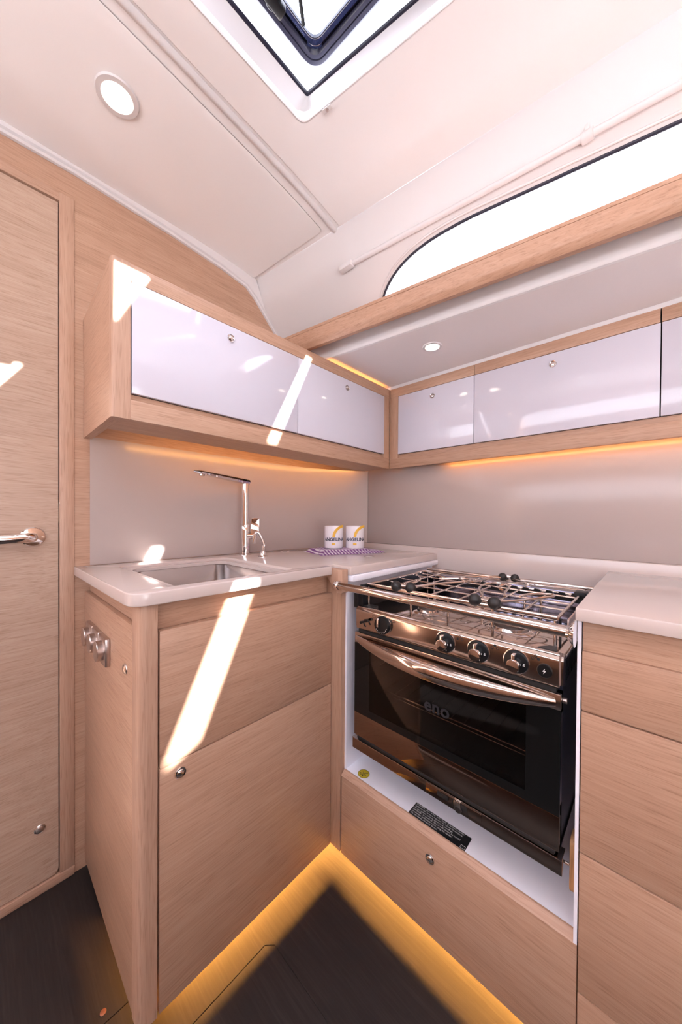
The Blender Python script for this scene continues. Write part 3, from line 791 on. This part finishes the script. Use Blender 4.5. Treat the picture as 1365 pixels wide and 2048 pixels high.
M_ = Matrix.Translation(c) @ Matrix((RT, FW, Vector((0, 0, 1)))).transposed().to_4x4() @ Matrix.Rotation(math.radians(-10), 4, 'X')
lv.box(-0.018, 0.018, -0.0035, 0.0035, -0.030, 0.040, 0.002); bmesh.ops.transform(lv.bm, matrix=M_, verts=lv.bm.verts[:])
lv.build('lever', CHROME, fc)
MB().cyl(tb + Vector((0, 0, 0.080)), tb + RT * 0.045 + Vector((0, 0, 0.083)), 0.0135, 24).build('cartridge', CHROME, fc)

pb = Vector((0.790, 1.172, 0.955))
pt = thing('pump_tap', 'small chrome swan neck tap at the right of the mixer tap', 'tap', pb)
MB().lathe([(0.020, 0), (0.020, 0.003), (0.013, 0.006), (0.011, 0.018), (0.0075, 0.024)], pb, (0, 0, 1), 28).build('base', CHROME, pt)
def P_(r_, z_): return pb + RT * r_ + Vector((0, 0, z_))
MB().tube([P_(0.0, 0.018), P_(0.004, 0.04), P_(0.004, 0.052), P_(-0.008, 0.080), P_(-0.018, 0.098), P_(-0.028, 0.100), P_(-0.034, 0.086), P_(-0.037, 0.066)], 0.0065, 14, smooth=2).build('neck', CHROME, pt)
MB().cyl(P_(-0.0325, 0.090), P_(-0.0385, 0.055), 0.0085, 20).build('nozzle', CHROME, pt)
# flush fittings in the worktop
def flush_cap(c, label):
    o = thing('flush_pull', label, 'fitting', c)
    MB().lathe([(0.021, 0.0), (0.021, 0.0012), (0.0175, 0.0014), (0.0165, 0.0004)], c, (0, 0, 1), 32).build('ring', NICKEL, o)
    MB().lathe([(0.0105, 0.0), (0.0105, 0.001), (0.0, 0.0012)], c, (0, 0, 1), 24).build('button', BLACK, o)
flush_cap((0.985, 1.280, 0.9551), 'small flush ring fitting in the worktop behind the small tap')
flush_cap((1.120, 0.880, 0.9551), 'small flush ring fitting in the worktop in front of the tea towel')

# ------------------------------------------------------------------ tea towel and cups
tw = thing('tea_towel', 'folded purple and white checked tea towel under the two cups', 'towel', (1.18, 1.08, 0.9555))
U = Vector((0.946, -0.323, 0)); V = Vector((0.323, 0.946, 0))
def towel_fold(o, lu, lv_, z0, z1, wob, name):
    o = Vector(o); nu, nv = 24, 12
    top = []; bot = []
    for j in range(nv + 1):
        r1, r2 = [], []
        for i in range(nu + 1):
            u, v = i / nu, j / nv
            e = min(u, 1 - u) * lu; f = min(v, 1 - v) * lv_
            rr = min(1.0, min(e, f) / 0.006)
            w = wob * (math.sin(u * 9 + v * 4) + math.sin(v * 11 - u * 3))
            p = o + U * (u * lu + 0.006 * math.sin(v * 5)) + V * (v * lv_ + 0.005 * math.sin(u * 6))
            r1.append((p.x, p.y, z0 + (z1 - z0) * math.sqrt(1 - (1 - rr) ** 2) + w * rr)); r2.append((p.x, p.y, z0))
        top.append(r1); bot.append(r2[::-1])
    m = MB().grid(top).grid(bot)
    return m.build(name, TOWEL, tw, uv=lambda c: ((c - o).dot(U), (c - o).dot(V)))
towel_fold((0.985, 1.030, 0), 0.335, 0.19, 0.9556, 0.9625, 0.0004, 'lower_fold')
towel_fold((1.010, 1.050, 0), 0.255, 0.165, 0.9632, 0.9725, 0.0007, 'upper_fold')

def cup(c, label):
    o = thing('cup', label, 'cup', c, 'printed cups on the tea towel')
    c = Vector(c); R = 0.0445; H = 0.105
    MB().lathe([(0.036, 0.0), (0.042, 0.001), (R, 0.005), (R, H - .002), (R - .0015, H), (R - .004, H - .002), (R - .004, 0.008), (0.0, 0.006)], c, (0, 0, 1), 56).build('body', CERAMIC, o)
    phi0 = math.atan2(-c.y, -c.x)
    def wrap(u, v, w):
        a = phi0 + u / R; r = R + 0.0003 + w
        return Vector((c.x + r * math.cos(a), c.y + r * math.sin(a), c.z + v))
    mb = text_mb('ANGELINA', 0.0215, 0.0002, lambda u, v, w: wrap(u + 0.003, v + 0.042, w), 1.02, 0.0007)
    mb.build('lettering', NAVY_INK, o)
    rows = []
    for k in range(21):
        t = k / 20
        a = PI - t * (PI / 2 + .25)
        cx, cz, ra = 0.052, 0.048, 0.052
        rows.append([wrap(cx + (ra + d) * math.cos(a), cz + 0.006 + (ra + d) * math.sin(a) * .95, 0.0002) for d in (-0.0065, -0.003, 0.0, 0.003, 0.0065)])
    m = MB().grid(rows)
    m.grid([[wrap(u, v, 0.0002) for u in (-0.0085, -0.005, 0, 0.004, 0.0075)] for v in (0.017, 0.026)])
    m.build('yellow_swoosh', YELLOW_INK, o)
cup((1.150, 1.118, 0.973), 'white cup with navy ANGELINA lettering, the left one on the towel')
cup((1.224, 1.048, 0.973), 'white cup with navy ANGELINA lettering, the right one nearer the cooker')

# ------------------------------------------------------------------ cooker
CY0, CY1 = 0.137, 0.714
cx = thing('cooker', 'stainless steel gas cooker with black glass oven door', 'cooker', (1.08, 0.425, 0.36))
mb = MB().box(0.868, 1.325, CY0 + .004, CY0 + 0.02, 0.40, 0.812).box(0.868, 1.325, CY1 - 0.02, CY1 - .004, 0.40, 0.812).box(1.31, 1.325, CY0 + .004, CY1 - .004, 0.40, 0.812).box(0.868, 1.325, CY0 + .004, CY1 - .004, 0.395, 0.42)
mb.build('body', plain('blued_steel_side', (0.055, 0.055, 0.085), 0.28, 0.5), cx)
MB().box(0.862, 1.325, CY0, CY1, 0.812, 0.818, 0.002).build('hob_plate', STEEL, cx)
# vent slots on the right side
mb = MB()
for i in range(14): mb.box(0.885 + i * .016, 0.891 + i * .016, CY0 + .0030, CY0 + .0045, 0.755, 0.80)
mb.build('side_vents', BLACK, cx)
# control panel
cp = MB().prism(round_poly([(0.838, 0.757), (0.836, 0.818), (0.845, 0.832), (0.868, 0.826), (0.868, 0.757)], [.008, .012, .010, .004, .002], 6), 'y', CY0, CY1)
bmesh.ops.bevel(cp.bm, geom=[e for e in cp.bm.edges if abs(e.verts[0].co.y - e.verts[1].co.y) < 1e-6 and min(e.verts[0].co.x, e.verts[1].co.x) < .86], offset=0.007, segments=3, affect='EDGES')
cp = cp.build('control_panel', STEEL_WARM, cx)
MB().box(0.842, 0.868, CY0 + .012, CY1 - .012, 0.747, 0.7565).build('door_gap', DARK, cx)
PX = 0.8365
knob_y = (0.599, 0.399, 0.313, 0.227)
for i, y in enumerate(knob_y):
    z = 0.7925
    r = 0.0265 if i else 0.0255
    kn = MB().lathe([(r + .0015, 0), (r + .0015, 0.0015), (r, 0.002)], (PX + .001, y, z), (-1, 0, 0), 40).build('control_knob', CHROME, cx)
    MB().lathe([(r, 0), (r - .001, 0.005), (r - .003, 0.0062), (0.0, 0.0063)], (PX - .0005, y, z), (-1, 0, 0), 40).build('bezel', BLACK, kn)
    g = MB()
    if i:
        g.lathe([(0.0125, 0), (0.0135, 0.004), (0.0140, 0.022), (0.0130, 0.0245), (0.0, 0.0255)], (PX - .006, y, z - .002), (-1, 0, 0), 32)
        g.box(PX - .027, PX - .006, y - .0036, y + .0036, z + .002, z + .023, 0.0012)
    else:
        g.lathe([(0.0255, 0.0), (0.0268, 0.001), (0.0268, 0.010), (0.0245, 0.0135), (0.0, 0.014)], (PX - .0005, y, z), (-1, 0, 0), 40)
    g.build('grip', CHROME if i else BLACK, kn)
    m = MB()
    if i:
        m.box(PX - .0075, PX - .0063, y - .0195, y - .0155, z - .0042, z - .0025).box(PX - .0075, PX - .0063, y - .019, y - .0165, z - .0015, z + .001).box(PX - .0075, PX - .0063, y - .0060, y - .0050, z - .0205, z - .017)
    else:
        for k in range(9):
            a = math.radians(195 + k * 16)
            m.cyl((PX - .0142, y - .021 * math.cos(a) * -1, z + .021 * math.sin(a)), (PX - .0150, y - .021 * math.cos(a) * -1, z + .021 * math.sin(a)), 0.0011, 6)
    m.build('dial_marks', WHITE_INK, kn)
    # little burner diagram beside each knob
    if i:
        g = MB()
        for j, (dy, dz) in enumerate(((-.033, .017), (-.039, .0235), (-.045, .018))):
            cpt = (PX + .0004, y + dy, z + dz)
            if j == i - 1: g.lathe([(0.0034, 0), (0.0034, 0.0008)], cpt, (-1, 0, 0), 14)
            else: g.tube([(PX - .0002, y + dy + .0028 * math.cos(a), z + dz + .0028 * math.sin(a)) for a in [k * PI / 7 for k in range(14)]], 0.0007, 6, closed=True)
        g.build('burner_mark', BLACK_INK, cx)
    else:
        g = MB()
        for dy, dz in ((.036, .018), (-.036, .018)):
            MB().tube([(PX - .0002, y + dy + .007 * math.cos(a), z + dz + .0035 * math.sin(a)) for a in [k * PI / 8 for k in range(16)]], 0.0005, 6, closed=True).build('oven_mark', BLACK_INK, cx)
# polished pointer of the first knob
MB().box(PX - .022, PX - .010, 0.599 + .004, 0.599 + .012, 0.7925 - .004, 0.7925 + .022, 0.002).build('pointer', CHROME, cx)
ib = MB().lathe([(0.0150, 0), (0.0150, 0.002), (0.0135, 0.0045), (0.0, 0.005)], (PX, 0.170, 0.789), (-1, 0, 0), 32).build('ignition_button', BLACK, cx)
yb, zb = 0.170, 0.789
MB().prism([(yb - .0012, zb + .006), (yb + .0035, zb - .001), (yb + .0005, zb - .001), (yb + .0015, zb - .006), (yb - .0035, zb + .001), (yb - .0005, zb + .001)], 'x', PX - .0058, PX - .0048).build('lightning_mark', WHITE_INK, ib)
# flame latch at the left end of the panel
g = MB().tube([(PX - .010, 0.681, 0.784), (PX - .010, 0.667, 0.790), (PX - .010, 0.652, 0.796)], lambda t: 0.0035 + .0015 * abs(2 * t - 1), 10)
g.tube([(PX, 0.667, 0.789), (PX - .012, 0.667, 0.789), (PX - .012, 0.664, 0.779), (PX - .010, 0.659, 0.776)], 0.0024, 8)
g.build('hob_lock_lever', BLACK, cx)

# oven door
od = MB()
od.box(0.835, 0.846, CY0 + .002, CY1 - .002, 0.712, 0.7470, 0.002)
od = od.build('oven_door', STEEL_WARM, cx)
MB().box(0.846, 0.868, CY0 + .004, CY0 + .016, 0.408, 0.744).box(0.846, 0.868, CY1 - .016, CY1 - .004, 0.408, 0.744).box(0.846, 0.868, CY0 + .004, CY1 - .004, 0.7, 0.744).box(0.846, 0.868, CY0 + .004, CY1 - .004, 0.408, 0.50).build('door_core', STEEL, od)
g = MB()
WY0, WY1, WZ0, WZ1 = 0.205, 0.652, 0.508, 0.700
g.box(0.835, 0.840, CY0 + .002, WY0, 0.4865, 0.712).box(0.835, 0.840, WY1, CY1 - .002, 0.4865, 0.712).box(0.835, 0.840, WY0, WY1, WZ1, 0.712).box(0.835, 0.840, WY0, WY1, 0.4865, WZ0)
g.build('glass_border', BLACK_GLASS, od)
MB().box(0.835, 0.840, WY0, WY1, WZ0, WZ1).build('glass_window', OVEN_GLASS, od)
MB().box(0.835, 0.846, CY0 + .002, CY1 - .002, 0.411, 0.4858, 0.0008).build('mirror_band', MIRROR_BAND, od)
MB().box(0.842, 0.868, CY0 + .01, CY1 - .01, 0.398, 0.4105).build('lower_gap', DARK, cx)
# eno logo printed on the glass
text_mb('eno', 0.0475, 0.0001, planar((0.8346, 0.422, 0.607), (0, -1, 0), (0, 0, 1)), 1.03, 0.0012).build('logo', GREY_INK, od)
# handle: crescent bar, tapering to both ends
def hp(t): return (0.833 - 0.050 * math.sin(PI * t) ** 0.8, CY1 - .012 + (CY0 + .012 - (CY1 - .012)) * t, 0.728 - 0.006 * math.sin(PI * t))
MB().tube([hp(k / 32) for k in range(33)], lambda t: (0.0045 + 0.0085 * math.sin(PI * t), 0.0085 + 0.0145 * math.sin(PI * t) ** .7), 20).build('handle', STEEL, od)
# oven cavity and rack
g = MB().box(0.87, 1.28, 0.190, 0.196, 0.47, 0.73).box(0.87, 1.28, 0.660, 0.666, 0.47, 0.73).box(1.28, 1.286, 0.19, 0.666, 0.47, 0.73).box(0.87, 1.28, 0.19, 0.666, 0.465, 0.47).box(0.87, 1.28, 0.19, 0.666, 0.73, 0.735)
g.build('oven_cavity', CAVITY, cx)
g = MB()
g.tube([(0.90, 0.20, 0.556), (0.90, 0.656, 0.556)], 0.0022, 8).tube([(1.26, 0.20, 0.556), (1.26, 0.656, 0.556)], 0.002, 8)
g.tube([(0.90, 0.205, 0.545), (0.90, 0.651, 0.545)], 0.0014, 8)
for k in range(12): g.tube([(0.90, 0.225 + .0375 * k, 0.556), (1.26, 0.225 + .0375 * k, 0.556)], 0.0014, 6)
g.build('oven_rack', WIRE, cx)
g = MB()
for z in (0.545, 0.59, 0.635, 0.68):
    g.tube([(0.89, 0.654, z), (1.25, 0.654, z)], 0.0016, 6)
g.tube([(0.895, 0.656, 0.53), (0.895, 0.656, 0.69)], 0.0016, 6)
g.build('rack_runner', WIRE, cx)
# lower rail with travel lock
lr = MB().box(0.834, 0.848, CY0 - .004, CY1 + .004, 0.364, 0.3975, 0.0012).build('bottom_rail', MIRROR_BAND, cx)
MB().box(0.832, 0.870, CY0 - .004, CY1 + .004, 0.3972, 0.3995, 0.0004).build('bright_edge', STEEL, cx)
g = MB().box(0.8325, 0.8342, 0.30, 0.45, 0.369, 0.394, 0.0005).build('lock_plate', MIRROR_BAND, lr)
MB().box(0.829, 0.833, 0.385, 0.415, 0.380, 0.390, 0.001).box(0.8315, 0.833, 0.335, 0.375, 0.372, 0.392, 0.0005).build('lock_slot', DARK, lr)
MB().box(0.826, 0.834, 0.350, 0.368, 0.384, 0.397, 0.001).build('lock_tab', STEEL, lr)
MB().lathe([(0.010, 0), (0.010, 0.006), (0.007, 0.008)], (0.833, 0.357, 0.378), (-1, 0, 0), 20).build('lock_knob', RUBBER, lr)
MB().tube([(0.86, CY0, 0.378), (0.86, 0.1245, 0.378)], 0.003, 10).build('lock_pin', STEEL, lr)
MB().cyl((0.858, CY0 + .003, 0.728), (0.858, CY0 - .006, 0.728), 0.006, 16).build('hinge_screw', NICKEL, cx)

# hob: burners
for bx, by, br in ((0.985, 0.53, 0.034), (0.985, 0.285, 0.045), (1.19, 0.43, 0.040)):
    b = MB().lathe([(br + .018, 0), (br + .014, 0.003), (br + .002, 0.004), (br, 0.010), (br - .004, 0.012), (0.012, 0.012)], (bx, by, 0.818), (0, 0, 1), 36).build('burner', STEEL, cx)
    MB().lathe([(br - .003, 0.011), (br - .004, 0.016), (br - .010, 0.018), (0.0, 0.018)], (bx, by, 0.818), (0, 0, 1), 32).build('burner_cap', BURNER, b)
# side walls of the hob and back rail
g = MB().box(0.872, 1.325, CY1 - .004, CY1 + .008, 0.818, 0.893, 0.001)
g.box(0.845, 0.872, CY1 - .006, CY1 + .012, 0.822, 0.888, 0.002)
g.build('left_shield', BLACK, cx)
MB().box(0.90, 1.325, CY0 - .001, CY0 + .003, 0.848, 0.893, 0.0005).build('right_shield', NICKEL, cx)
g = MB().box(1.318, 1.326, CY0, CY1, 0.818, 0.880, 0.001)
g.build('back_panel', plain('steel_blue_reflection', (0.34, 0.34, 0.46), 0.15, 1.0), cx)  # bluish reflection put into the steel base colour
MB().tube([(1.318, CY0, 0.899), (1.318, CY1, 0.899)], 0.0065, 14).build('back_rail', STEEL, cx)
for y in (0.20, 0.27, 0.34, 0.46): MB().box(1.300, 1.318, y - .012, y + .012, 0.872, 0.877).build('back_clip', STEEL, cx)
# pan support grate
GZ = 0.893
g = MB()
g.tube([(0.893, 0.158, GZ), (0.893, 0.708, GZ)], (0.006, 0.0025) and (lambda t: (0.0022, 0.006)), 10)
g.tube([(0.893, 0.158, GZ), (1.305, 0.158, GZ)], 0.0036, 10)
g.tube([(0.893, 0.708, GZ), (1.305, 0.708, GZ)], 0.0036, 10)
g.tube([(1.305, 0.158, GZ), (1.305, 0.708, GZ)], 0.0036, 10)
g.build('grate_frame', WIRE, cx)
for k, y in enumerate((0.235, 0.315, 0.40, 0.485, 0.57, 0.64)):
    x1_ = 1.30 if k % 2 else 1.18
    MB().tube([(0.895, y, GZ - .003), (x1_, y, GZ - .003)], 0.0027, 8).build('grate_bar', WIRE, cx)
for x in (1.02, 1.10, 1.20, 1.255):
    MB().tube([(x, 0.16, GZ - .007), (x, 0.706, GZ - .007)], 0.0024, 8).build('grate_bar', WIRE, cx)
for x, y in ((0.896, 0.162), (0.896, 0.704), (1.30, 0.162), (1.30, 0.704), (1.10, 0.235), (1.10, 0.40), (1.10, 0.57), (1.25, 0.315), (1.25, 0.485), (0.896, 0.30), (0.896, 0.42), (0.896, 0.54)):
    MB().cyl((x, y, 0.818), (x, y, GZ), 0.0036, 12).build('grate_post', STEEL, cx)
MB().box(0.892, 0.898, 0.150, 0.154, 0.83, 0.893).build('corner_leg', BLACK, cx)
# notched black fiddle bar
pts = [(0.16, 0.868)]
y = 0.16
while y < 0.60:
    pts += [(y, 0.884), (y + .004, 0.891), (y + .020, 0.893), (y + .022, 0.886), (y + .017, 0.882), (y + .034, 0.880)]
    y += 0.034
pts += [(y, 0.868)]
MB().prism(pts, 'x', 1.225, 1.232).build('fiddle_bar', BLACK, cx)
MB().box(1.205, 1.255, 0.142, 0.172, 0.868, 0.902, 0.003).build('fiddle_block', BLACK, cx)
MB().prism(round_poly([(0.862, 0.152), (0.862, 0.192), (0.892, 0.172), (0.892, 0.158)], .003), 'z', 0.820, 0.829).build('grate_foot', RUBBER, cx)
MB().prism(round_poly([(0.862, 0.655), (0.862, 0.70), (0.892, 0.692), (0.892, 0.660)], .003), 'z', 0.820, 0.829).build('grate_foot', RUBBER, cx)
# pan clamps: bent wire arms with black knobs
def clamp(ka, kb_, armA, armB, z=GZ + 0.006, rk=0.0165):
    cl = MB().tube(armA, 0.0033, 10, smooth=2).tube(armB, 0.0033, 10, smooth=2).build('pan_clamp', WIRE, cx)
    for k in (ka, kb_):
        p = Vector(k)
        MB().sphere(p, rk, 1.0, 24).build('clamp_knob', RUBBER, cl)
    a, b = Vector(ka), Vector(kb_)
    MB().cyl(a.lerp(b, .3) + Vector((.006, 0, .002)), a.lerp(b, .7) + Vector((.006, 0, .002)), 0.0055, 14).build('clamp_collar', STEEL, cl)
zc = GZ + 0.011
clamp((0.893, 0.592, zc), (0.901, 0.545, zc),
      [(0.902, 0.575, zc), (0.96, 0.580, zc), (1.01, 0.575, zc + .004), (1.06, 0.60, zc + .004), (1.12, 0.66, zc + .008), (1.19, 0.655, zc + .008), (1.20, 0.60, zc + .006), (1.15, 0.59, zc + .002)],
      [(0.905, 0.555, zc), (0.96, 0.535, zc), (1.03, 0.50, zc + .004), (1.11, 0.44, zc + .006), (1.16, 0.47, zc + .006), (1.11, 0.53, zc + .004), (1.10, 0.55, zc + .002)])
clamp((0.893, 0.345, zc), (0.890, 0.294, zc),
      [(0.902, 0.325, zc), (0.95, 0.345, zc), (1.02, 0.385, zc + .004), (1.08, 0.39, zc + .008), (1.13, 0.36, zc + .012), (1.10, 0.315, zc + .010), (1.04, 0.315, zc + .003), (0.99, 0.30, zc)],
      [(0.905, 0.305, zc), (0.95, 0.265, zc), (1.02, 0.225, zc + .002), (1.08, 0.195, zc + .002), (1.12, 0.21, zc), (1.07, 0.26, zc), (1.02, 0.27, zc)])
clamp((1.300, 0.402, zc + .002), (1.305, 0.362, zc + .002),
      [(1.295, 0.398, zc), (1.25, 0.45, zc + .002), (1.18, 0.50, zc + .006), (1.12, 0.49, zc + .008), (1.10, 0.455, zc + .004), (1.15, 0.43, zc + .002), (1.22, 0.43, zc)],
      [(1.295, 0.366, zc), (1.25, 0.33, zc + .002), (1.20, 0.295, zc + .008), (1.15, 0.30, zc + .014), (1.12, 0.335, zc + .012), (1.08, 0.35, zc + .004), (1.06, 0.325, zc)], rk=0.0145)

# grab rail in front of the cooker
gr = thing('grab_rail', 'polished steel grab rail running in front of the hob', 'rail', (0.80, 0.43, 0.89))
MB().tube([(0.792, 0.752, 0.8975), (0.795, 0.43, 0.8965), (0.804, 0.126, 0.8925)], 0.0120, 20).build('bar', STEEL, gr)
MB().lathe([(0.0135, -0.004), (0.0155, 0.0), (0.0155, 0.010), (0.0125, 0.013)], (0.792, 0.747, 0.8975), (0, 1, 0), 28).build('end_cap', CHROME, gr)
MB().tube([(0.793, 0.756, 0.8975), (0.8055, 0.762, 0.8975)], 0.0125, 18).build('mount', STEEL, gr)
MB().lathe([(0.027, 0.0), (0.027, 0.002), (0.022, 0.005), (0.0145, 0.010), (0.0125, 0.016)], (0.805, 0.1115, 0.892), (0, 1, 0), 36).build('flange', CHROME, gr)

# stickers inside the recess
st = thing('round_sticker', 'round yellow sticker on the white shelf under the cooker', 'sticker', (0.872, 0.700, 0.2622))
MB().lathe([(0.0195, 0), (0.0195, 0.0004)], (0.872, 0.700, 0.2622), (0, 0, 1), 40).build('disc', GOLD, st)
g = MB().tube([(0.872 + .0188 * math.cos(a), 0.700 + .0188 * math.sin(a), 0.2627) for a in [k * PI / 20 for k in range(40)]], 0.0005, 6, closed=True)
g.tube([(0.862, 0.708, 0.2627), (0.868, 0.702, 0.2627), (0.872, 0.697, 0.2627), (0.868, 0.693, 0.2627)], 0.0007, 6)
g.tube([(0.884, 0.690, 0.2627), (0.876, 0.696, 0.2627), (0.872, 0.703, 0.2627), (0.877, 0.707, 0.2627)], 0.0007, 6)
for q in ((0.864, 0.700), (0.862, 0.696), (0.868, 0.710), (0.870, 0.692)): g.cyl((q[0], q[1], 0.2624), (q[0], q[1], 0.263), 0.0022, 10)
g.build('print', BLACK_INK, st)
wl = thing('warning_label', 'black rectangular DANGER label with white text under the cooker', 'label', (0.871, 0.430, 0.2622))
MB().box(0.8475, 0.8945, 0.3460, 0.5130, 0.2621, 0.2626).build('backing', BLACK_INK, wl)
lines = ["DANGER : pour éviter tout risque d'asphyxie, ventiler", "suffisamment lorsque l'appareil de cuisson fonctionne.", "Ne pas utiliser comme appareil de chauffage.", "DANGER : to avoid all risks of suffocation, be careful", "to ventilate sufficiently when using the cooker.", "Do not use as a heating device."]
g = MB()
for i, ln in enumerate(lines):
    t = text_mb(ln, 0.0066, 0.00005, planar((0.8905 - i * 0.0073, 0.5095, 0.2628), (0, -1, 0), (1, 0, 0)), 1.0, 0.0, 'LEFT')
    me = bpy.data.meshes.new('tmp'); t.bm.to_mesh(me); t.bm.free(); g.bm.from_mesh(me); bpy.data.meshes.remove(me)
g.build('text', WHITE_INK, wl)
g = MB().tube([(0.850, 0.3485, 0.2628), (0.859, 0.3485, 0.2628), (0.859, 0.360, 0.2628), (0.850, 0.360, 0.2628)], 0.0003, 4, closed=True).build('small_square', WHITE_INK, wl)

# screw head in the sole
o = MB().lathe([(0.0065, 0), (0.0065, 0.0008), (0.004, 0.0016), (0.0, 0.0010)], (0.192, 0.925, FZ), (0, 0, 1), 20).build('floor_screw', COPPER)
tag(o, 'copper coloured screw head in the dark floor left of the cabinet', 'screw')
